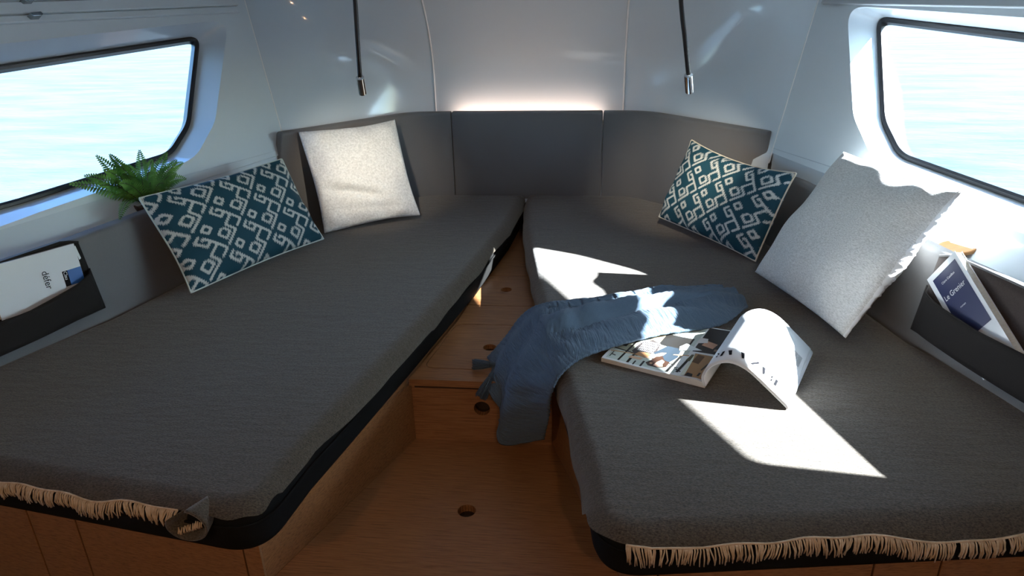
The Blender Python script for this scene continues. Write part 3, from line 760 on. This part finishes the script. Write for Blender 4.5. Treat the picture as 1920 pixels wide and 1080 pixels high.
def sheet(s1, off, name, th=.0007, skew=0.0):
    n1, n2 = 60, 4; V = []
    for i in range(n1+1):
        for j in range(n2+1): V.append(arch((s1+skew*j/n2)*i/n1, j/n2, off))
    o = mesh(name, V, [(i*(n2+1)+j, i*(n2+1)+j+1, (i+1)*(n2+1)+j+1, (i+1)*(n2+1)+j) for i in range(n1) for j in range(n2)], PAPER, mg, True)
    m_ = o.modifiers.new('thickness', 'SOLIDIFY'); m_.thickness = th; m_.offset = -1; return o
SL = cl[-1]
sheet(SL-.006, .004, 'page', skew=-.004); sheet(SL-.002, .0026, 'page', skew=-.001); sheet(SL, .0012, 'page', skew=.002); sheet(SL+.0, -.0006, 'page', .0022)
# masthead, thick strokes of the letters; it reads towards the spine, upside down from the berth's foot
def strokes(mb, polys, s0, sw, v0, vh, off, f=arch):
    for pg in polys:
        mb.add([f(s0-x*sw, v0-y*vh, off) for x, y in pg], [tuple(range(len(pg)))])
bar = lambda x: [(x-.04, 0), (x+.26, 0), (x+.26, 1), (x-.04, 1)]
LET = {'B': [bar(.05), [(.62, .08), (.78, .02), (.92, .18), (.92, .32), (.8, .46), (.62, .42), (.74, .34), (.72, .16)], [(.6, .6), (.74, .54), (.84, .68), (.84, .8), (.7, .95), (.58, .9), (.66, .8), (.66, .68)]],
       'A': [[(.58, 0), (.98, 0), (.60, 1), (.36, .92)]], 'Z': [[(.02, 0), (.30, 0), (.95, 1), (.68, 1)], [(.05, .78), (.12, .78), (.12, .95), (.05, .95)]],
       'R': [bar(.05), [(.6, .58), (.74, .54), (.86, .68), (.86, .82), (.7, .97), (.58, .9), (.68, .82), (.68, .68)], [(.55, .42), (.72, .42), (.98, 0), (.76, 0)]]}
mb = MB(); s0 = .215
for ch in 'BAZAAR':
    strokes(mb, LET[ch], s0, .020, .165, .085, .0052); s0 -= .0262
mb.build('masthead_letters', INK, mg)
mb = MB(); rr = random.Random(5)
for k_ in range(26):      # lines of small text near the free edge
    if k_ in (10, 11, 12): continue
    v = .40+.0135*k_; a0 = SL-.020-(.010 if k_ < 10 else .0)*1; ln = .060+.03*rr.random()
    for i in range(6):
        s1 = a0-ln*i/6; s2 = a0-ln*(i+.88)/6
        mb.add([arch(s1, v, .0046), arch(s2, v, .0046), arch(s2, v+.0045, .0046), arch(s1, v+.0045, .0046)], [(0, 1, 2, 3)])
mb.build('text_lines', INKG, mg)

# ================================================================== POCKETS AND BOOKS
face_n = {}
def fpt(sg, y, z, off=0):     # point on the front face of a side cushion, off = distance in front
    x = cush_x(y)-.035+.13*(z-(ZM-.025)); return Vector((sg*(x-off*.97), y-off*.25, z))
def pocket(sg, label):
    e = thing('storage_pocket', fpt(sg, 1.5, .34, .01), label, 'pocket', 'cushion pockets')
    def sheet(fun, name, mat, n1=26, n2=8, th=.003):
        V = [fun(i/n1, j/n2) for i in range(n1+1) for j in range(n2+1)]
        o = mesh(name, V, [(i*(n2+1)+j, i*(n2+1)+j+1, (i+1)*(n2+1)+j+1, (i+1)*(n2+1)+j) for i in range(n1) for j in range(n2)], mat, e, True)
        m_ = o.modifiers.new('thickness', 'SOLIDIFY'); m_.thickness = th; m_.offset = 0; return o
    y0, y1 = 1.70, 1.10
    top = interp([(0, .533), (.06, .548), (.9, .548), (1, .53)]); cut = interp([(0, .455), (.12, .443), (.35, .438), (.6, .445), (.85, .45), (1, .455)] if sg > 0 else [(0, .455), (.12, .438), (.35, .425), (.6, .43), (.85, .44), (1, .455)])
    sheet(lambda a, b: fpt(sg, y0+(y1-y0)*a+.012*(b if a < .02 else 0)*0, .336+(top(a)-.336)*b, .004), 'back_panel', POCKET_IN if sg > 0 else POCKET)
    def front(a, b):
        bulge = .046*max(0, math.sin(math.pi*a))**.3*(b**.12 if b > 0 else 0)
        return fpt(sg, y0+(y1-y0)*a, .336+(cut(a)-.336)*b, .008+bulge)
    sheet(front, 'front_panel', POCKET)
    mb = MB(); mb.tube([front(i/26, 1) for i in range(27)], .0022, 5); mb.build('edge_binding', POCKET, e, True)
    mb = MB(); mb.tube([fpt(sg, y0+(y1-y0)*i/26, top(i/26), .005) for i in range(27)], .0032, 5); mb.build('top_binding', POCKET if sg < 0 else GREY, e, True)
    if sg < 0:
        mb = MB(); p = fpt(sg, 1.681, .525, .008); q = fpt(sg, 1.683, .488, .008); d = Vector((0, .008, .002))
        mb.add([p, q, q+d, p+d], [(0, 1, 2, 3)]); t = mb.build('label_tag', PAPER, e); t['label'] = 'small white sewn tag'
    return e
pocket(-1, 'black cloth pocket on the left side cushion holding the white-covered book')
pocket(1, 'black cloth pocket on the right side cushion holding the navy-covered book')

def text_mesh(s, size, origin, ex, ey, mat, name, parent, sx=1.0):
    cu = bpy.data.curves.new('txt', 'FONT'); cu.body = s; cu.size = size; cu.resolution_u = 3; ob = bpy.data.objects.new('txt', cu); COL.objects.link(ob)
    dg = bpy.context.evaluated_depsgraph_get(); dg.update(); me = ob.evaluated_get(dg).to_mesh()
    V = [Vector(origin)+Vector(ex)*v.co.x*sx+Vector(ey)*v.co.y for v in me.vertices]; Fc = [tuple(p.vertices) for p in me.polygons]
    bpy.data.objects.remove(ob); bpy.data.curves.remove(cu)
    return mesh(name, V, Fc, mat, parent)
def book(name, O, ex, ey, Wd, Ht, th, label, cover_mat, spine_side):
    """O = corner, ex along the width, ey along the height, cover faces ex x ey"""
    ex, ey = Vector(ex).normalized(), Vector(ey); ey = (ey-ex*ey.dot(ex)).normalized(); nz = ex.cross(ey); O = Vector(O)
    e = thing(name, O, label, 'book')
    P = lambda x, y, z: O+ex*x+ey*y+nz*z
    def slab_(nm, x0, x1, y0, y1, z0, z1, mat, bv=0):
        mb = MB(); mb.add([P(x, y, z) for x in (x0, x1) for y in (y0, y1) for z in (z0, z1)], [(0, 1, 3, 2), (4, 6, 7, 5), (0, 4, 5, 1), (2, 3, 7, 6), (0, 2, 6, 4), (1, 5, 7, 3)])
        o = mb.build(nm, mat, e); 
        if bv: bevel(o, bv, 3)
        return o
    slab_('front_cover', 0, Wd, 0, Ht, -.0008, 0, cover_mat); slab_('back_cover', 0, Wd, 0, Ht, -th, -th+.0008, cover_mat)
    g = .002
    slab_('page_block', g if spine_side != 'x0' else 0, Wd-g if spine_side != 'x1' else Wd, g if spine_side != 'y0' else 0, Ht-g if spine_side != 'y1' else Ht, -th+.0008, -.0008, PAGES)
    if spine_side == 'y1': slab_('spine', 0, Wd, Ht, Ht+.0012, -th, 0, cover_mat)
    if spine_side == 'x0': slab_('spine', -.0012, 0, 0, Ht, -th, 0, cover_mat)
    return e, P, ex, ey, nz
# right book: stands askew in the right pocket
c = fpt(1, 1.703, .452, .022); exd = Vector((.024, -.045, .090)); eyd = Vector((-.045, .242, .104))   # ey = towards the book's head
tl = c; 
e, P, ex, ey, nz = book('paperback_book', tl-eyd.normalized()*.285, exd, eyd, .104, .285, .020, 'white paperback with navy title panel, standing askew in the right pocket', COVER, 'x0')
mb = MB(); mb.add([P(.012, .095, .0005), P(.094, .095, .0005), P(.094, .270, .0005), P(.012, .270, .0005)], [(0, 1, 2, 3)]); mb.build('title_panel', NAVY, e)
text_mesh('Le Grenier', .020, P(.016, .203, .0009), ex, ey, PAPER, 'title_lettering', e, .78)
text_mesh('Claire Castillon', .0085, P(.030, .243, .0009), ex, ey, INKG if False else PAPER, 'author_lettering', e, .85)
text_mesh('roman', .007, P(.042, .165, .0009), ex, ey, PAPER, 'genre_lettering', e)
# left book: spine up in the left pocket
O = fpt(-1, 1.672, .405, .018)
exl = (fpt(-1, 1.50, .40)-fpt(-1, 1.66, .40)); eyl = fpt(-1, 1.6, .54)-fpt(-1, 1.6, .41)
ex_ = -exl.normalized(); 
tilt = .06
base = O+exl.normalized()*.24
ex_ = (ex_+Vector((0, 0, -tilt))).normalized()
e, P, ex, ey, nz = book('paperback_book', base+Vector((0, 0, .012)), ex_, eyl, .235, .135, .024, 'glossy white book with blue cover picture, spine up in the left pocket', COVER, 'y1')
mb = MB(); mb.add([P(.195, .03, .0006), P(.2345, .03, .0006), P(.2345, .072, .0006), P(.195, .072, .0006)], [(0, 1, 2, 3)]); mb.build('cover_picture', BLUEP, e)
mb = MB(); mb.add([P(.180, .03, .0006), P(.195, .03, .0006), P(.195, .072, .0006), P(.180, .072, .0006)], [(0, 1, 2, 3)]); mb.build('author_panel', INK, e)
text_mesh('défer', .026, P(.128, .088, .0009), -ey, ex, INK, 'title_lettering', e, .9)
text_mesh('Clau', .014, P(.183, .071, .0011), -ey, ex, PAPER, 'author_lettering', e, .9)

# ---- round tan wooden coaster on the right ledge
mb = MB(); n = 32; cx, cy, cz = 1.197, 1.770, .524
for r_, z in ((.058, 0), (.060, .002), (.060, .008), (.058, .010), (.045, .0095)):
    pass
V = []; prof_ = [(.042, 0), (.045, .002), (.045, .008), (.043, .010), (.037, .0095), (.034, .008)]
tl_ = Matrix.Rotation(math.radians(-10), 3, 'Y')
for r_, z in prof_:
    V += [Vector((cx, cy, cz))+tl_ @ Vector((r_*math.cos(2*math.pi*i/n), r_*math.sin(2*math.pi*i/n), z)) for i in range(n)]
Fc = [(k_*n+i, k_*n+(i+1) % n, (k_+1)*n+(i+1) % n, (k_+1)*n+i) for k_ in range(len(prof_)-1) for i in range(n)]+[tuple(range(n)), tuple((len(prof_)-1)*n+i for i in range(n))]
co = mesh('round_coaster', [(v.x-cx, v.y-cy, v.z-cz) for v in V], Fc, TAN, None, True); co.location = (cx, cy, cz); sharp(co)
tag(co, 'round tan wooden coaster on the right ledge behind the navy book', 'coaster')

# ================================================================== FERN
RT = Vector((-1.125, 2.04, .553))
fe = thing('potted_fern', (-1.128, 2.04, .508), 'green fern in a small brown woven pot on the left ledge', 'potted plant')
V = []; n = 24; pr_ = [(.028, .508), (.036, .515), (.042, .530), (.043, .545), (.039, .545), (.037, .538)]
for r_, z in pr_: V += [(RT.x+r_*math.cos(2*math.pi*i/n), RT.y+r_*math.sin(2*math.pi*i/n), z) for i in range(n)]
mesh('pot', V, [(k_*n+i, k_*n+(i+1) % n, (k_+1)*n+(i+1) % n, (k_+1)*n+i) for k_ in range(len(pr_)-1) for i in range(n)]+[tuple(range(n))], POT, fe, True)
mesh('soil', [(RT.x+.037*math.cos(2*math.pi*i/n), RT.y+.037*math.sin(2*math.pi*i/n), .540) for i in range(n)], [tuple(range(n))], SOIL, fe)
def frond(tip, lift, seed, width=.030):
    rr = random.Random(seed); tip = Vector(tip); a = RT+Vector((rr.uniform(-.02, .02), rr.uniform(-.02, .02), -.012)); mid = a.lerp(tip, .5)+Vector((0, 0, lift))
    pts = [a*(1-t)**2+mid*2*t*(1-t)+tip*t*t for t in np.linspace(0, 1, 26)]
    mb = MB(); mb.tube(pts, [.0016*(1-.7*i/25) for i in range(26)], 5); st_ = mb.build('frond_stem', STEM, fe, True)
    mb = MB(); L_ = (tip-a).length
    for i in range(4, 26):
        p = pts[i]; t = (pts[min(25, i+1)]-pts[i-1]).normalized(); s = t.cross(Vector((.25, -1, .35))).normalized(); w = width*(1-(i/26.)**1.6)**.8*(.55+.45*min(1, (i-3)/6)); nn = s.cross(t)
        for sg in (-1, 1):
            d = (s*sg*.92+t*.42).normalized(); bw = L_/26*.48
            droop = Vector((0, 0, -.10*w))+nn*rr.uniform(-.1, .1)*w
            q = [p, p+d*w*.35+t*bw, p+d*w*.75+t*bw*.7+droop*.5, p+d*w+droop, p+d*w*.7-t*bw*.6+droop*.5, p+d*w*.3-t*bw]
            mb.add(q, [(0, 1, 2, 5), (2, 3, 4, 5)])
    o = mb.build('frond', LEAF, fe); return o
tips = [(-1.223, 1.854, 0.656, 0.03), (-1.193, 1.882, 0.673, 0.04), (-1.194, 1.954, 0.715, 0.02), (-1.164, 1.973, 0.715, 0.03), (-1.139, 2.079, 0.704, 0.01), (-1.094, 2.147, 0.682, 0.02), (-1.086, 2.179, 0.652, 0.03), (-1.057, 2.165, 0.647, 0.05), (-1.045, 2.144, 0.598, 0.06), (-1.099, 1.857, 0.551, 0.07), (-1.164, 1.929, 0.68, 0.04), (-1.102, 2.075, 0.676, 0.03), (-1.129, 1.935, 0.635, 0.05), (-1.068, 2.064, 0.601, 0.05), (-1.153, 2.027, 0.67, 0.03), (-1.158, 1.87, 0.644, 0.05), (-1.053, 2.111, 0.624, 0.05), (-1.118, 1.949, 0.664, 0.04), (-1.103, 2.082, 0.649, 0.02), (-1.151, 1.969, 0.7, 0.03), (-1.095, 1.995, 0.645, 0.04)]
for i, (x, y, z, l) in enumerate(tips): frond((x, y, z), l, 40+i, .040 if i < 9 else .036)

# ================================================================== READING LAMPS
def lamp(neck, tip, aim, label):
    t0 = Vector(neck[-1]); tip = Vector(tip); d = (tip-t0).normalized()
    e = thing('reading_lamp', neck[0], label, 'lamp', 'gooseneck reading lamps')
    mb = MB(); mb.tube(catmull(neck, 40), .0062, 10); mb.build('flexible_neck', BLACKCORD, e, True)
    mb = MB(); mb.tube([t0-d*.002, t0, t0+d*.001, tip-d*.001, tip, tip-d*.0015], [.0055, .0105, .0118, .0118, .0110, .0095], 20, False); sharp(mb.build('lamp_head', CHROME, e, True))
    mb = MB(); mb.tube([t0+d*.017, t0+d*.018, t0+d*.0195, t0+d*.0205], [.0119, .0112, .0112, .0119], 20, False); mb.build('head_groove', BLACKCORD, e, True)
    mb = MB(); mb.tube([tip-d*.003, tip-d*.002], .0095, 16); mb.build('lens', LENS, e)
    mb = MB(); mb.tube([Vector(neck[0])+Vector((0, 0, .0)), Vector(neck[0])+Vector((0, 0, -.012))], .022, 20); mb.build('ceiling_mount', CHROME, e)
    ld = bpy.data.lights.new('lamp_beam', 'SPOT'); ld.energy = LAMP_W; ld.color = (1, .88, .70); ld.spot_size = math.radians(50); ld.spot_blend = 1; ld.shadow_soft_size = .008
    lo = bpy.data.objects.new('lamp_beam', ld); COL.objects.link(lo); lo.parent = e; lo.location = tip+d*.004-Vector(neck[0])
    lo.rotation_euler = (Vector(aim)-tip).to_track_quat('-Z', 'Y').to_euler()
LAMP_W = 15
lamp([(-.352, 1.99, 1.55), (-.352, 1.985, 1.35), (-.358, 1.98, 1.129), (-.361, 1.975, 1.03), (-.368, 1.985, .932)], (-.374, 2.012, .884), (-.60, 2.65, .52), 'black gooseneck reading lamp with chrome tip hanging near the white fluffy pillow')
lamp([(.455, 1.99, 1.55), (.470, 1.985, 1.33), (.499, 1.98, 1.112), (.515, 1.975, 1.02), (.532, 1.985, .930)], (.542, 2.012, .882), (.64, 2.60, .53), 'black gooseneck reading lamp with chrome tip hanging near the large cream pillow')

# ---- two small steel clips on the left rail
for a, b, lab in ((.073, .488, 'lower small steel clip on the left rail above the window'), (.074, .534, 'upper small steel clip on the left rail above the window')):
    p = sp(FL, a, b, OFFS['left']+.028); mb = MB()
    q = [p+FL[1]*x+FL[2]*y+FL[3]*z for z in (-.016, .010) for x, y in ((-.018, -.002), (-.010, -.008), (.014, -.008), (.02, .003), (-.014, .006))]
    n = 5; mb.add([v-p for v in q], [tuple(range(n)), tuple(range(n, 2*n))]+[(i, (i+1) % n, n+(i+1) % n, n+i) for i in range(n)])
    o = mb.build('rail_clip', STEEL); o.location = p; bevel(o, .002); tag(o, lab, 'clip', 'rail clips')

# ---- added warm fill lights, unseen behind the camera, standing in for cabin light
for x, y in ((-.55, -.55), (.55, -.55)):
    e = thing('added_fill_light', (x, y, 1.55), 'small round warm fill light added out of view on the %s behind the berths' % ('left' if x < 0 else 'right'), 'added fill light', 'added fill lights')
    mb = MB(); mb.tube([(x, y, 1.55), (x, y, 1.542)], .04, 24); mb.build('bezel', CHROME, e)
    mb = MB(); mb.tube([(x, y, 1.543), (x, y, 1.540)], .03, 24); mb.build('lens', LENS, e)
    ld = bpy.data.lights.new('added_fill_beam', 'SPOT'); ld.energy = 19; ld.color = (1, .62, .34); ld.spot_size = math.radians(130); ld.spot_blend = .8; ld.shadow_soft_size = .03
    lo = bpy.data.objects.new('added_fill_beam', ld); COL.objects.link(lo); lo.parent = e; lo.location = (0, 0, -.02); lo.rotation_euler = (math.radians(35), 0, 0)
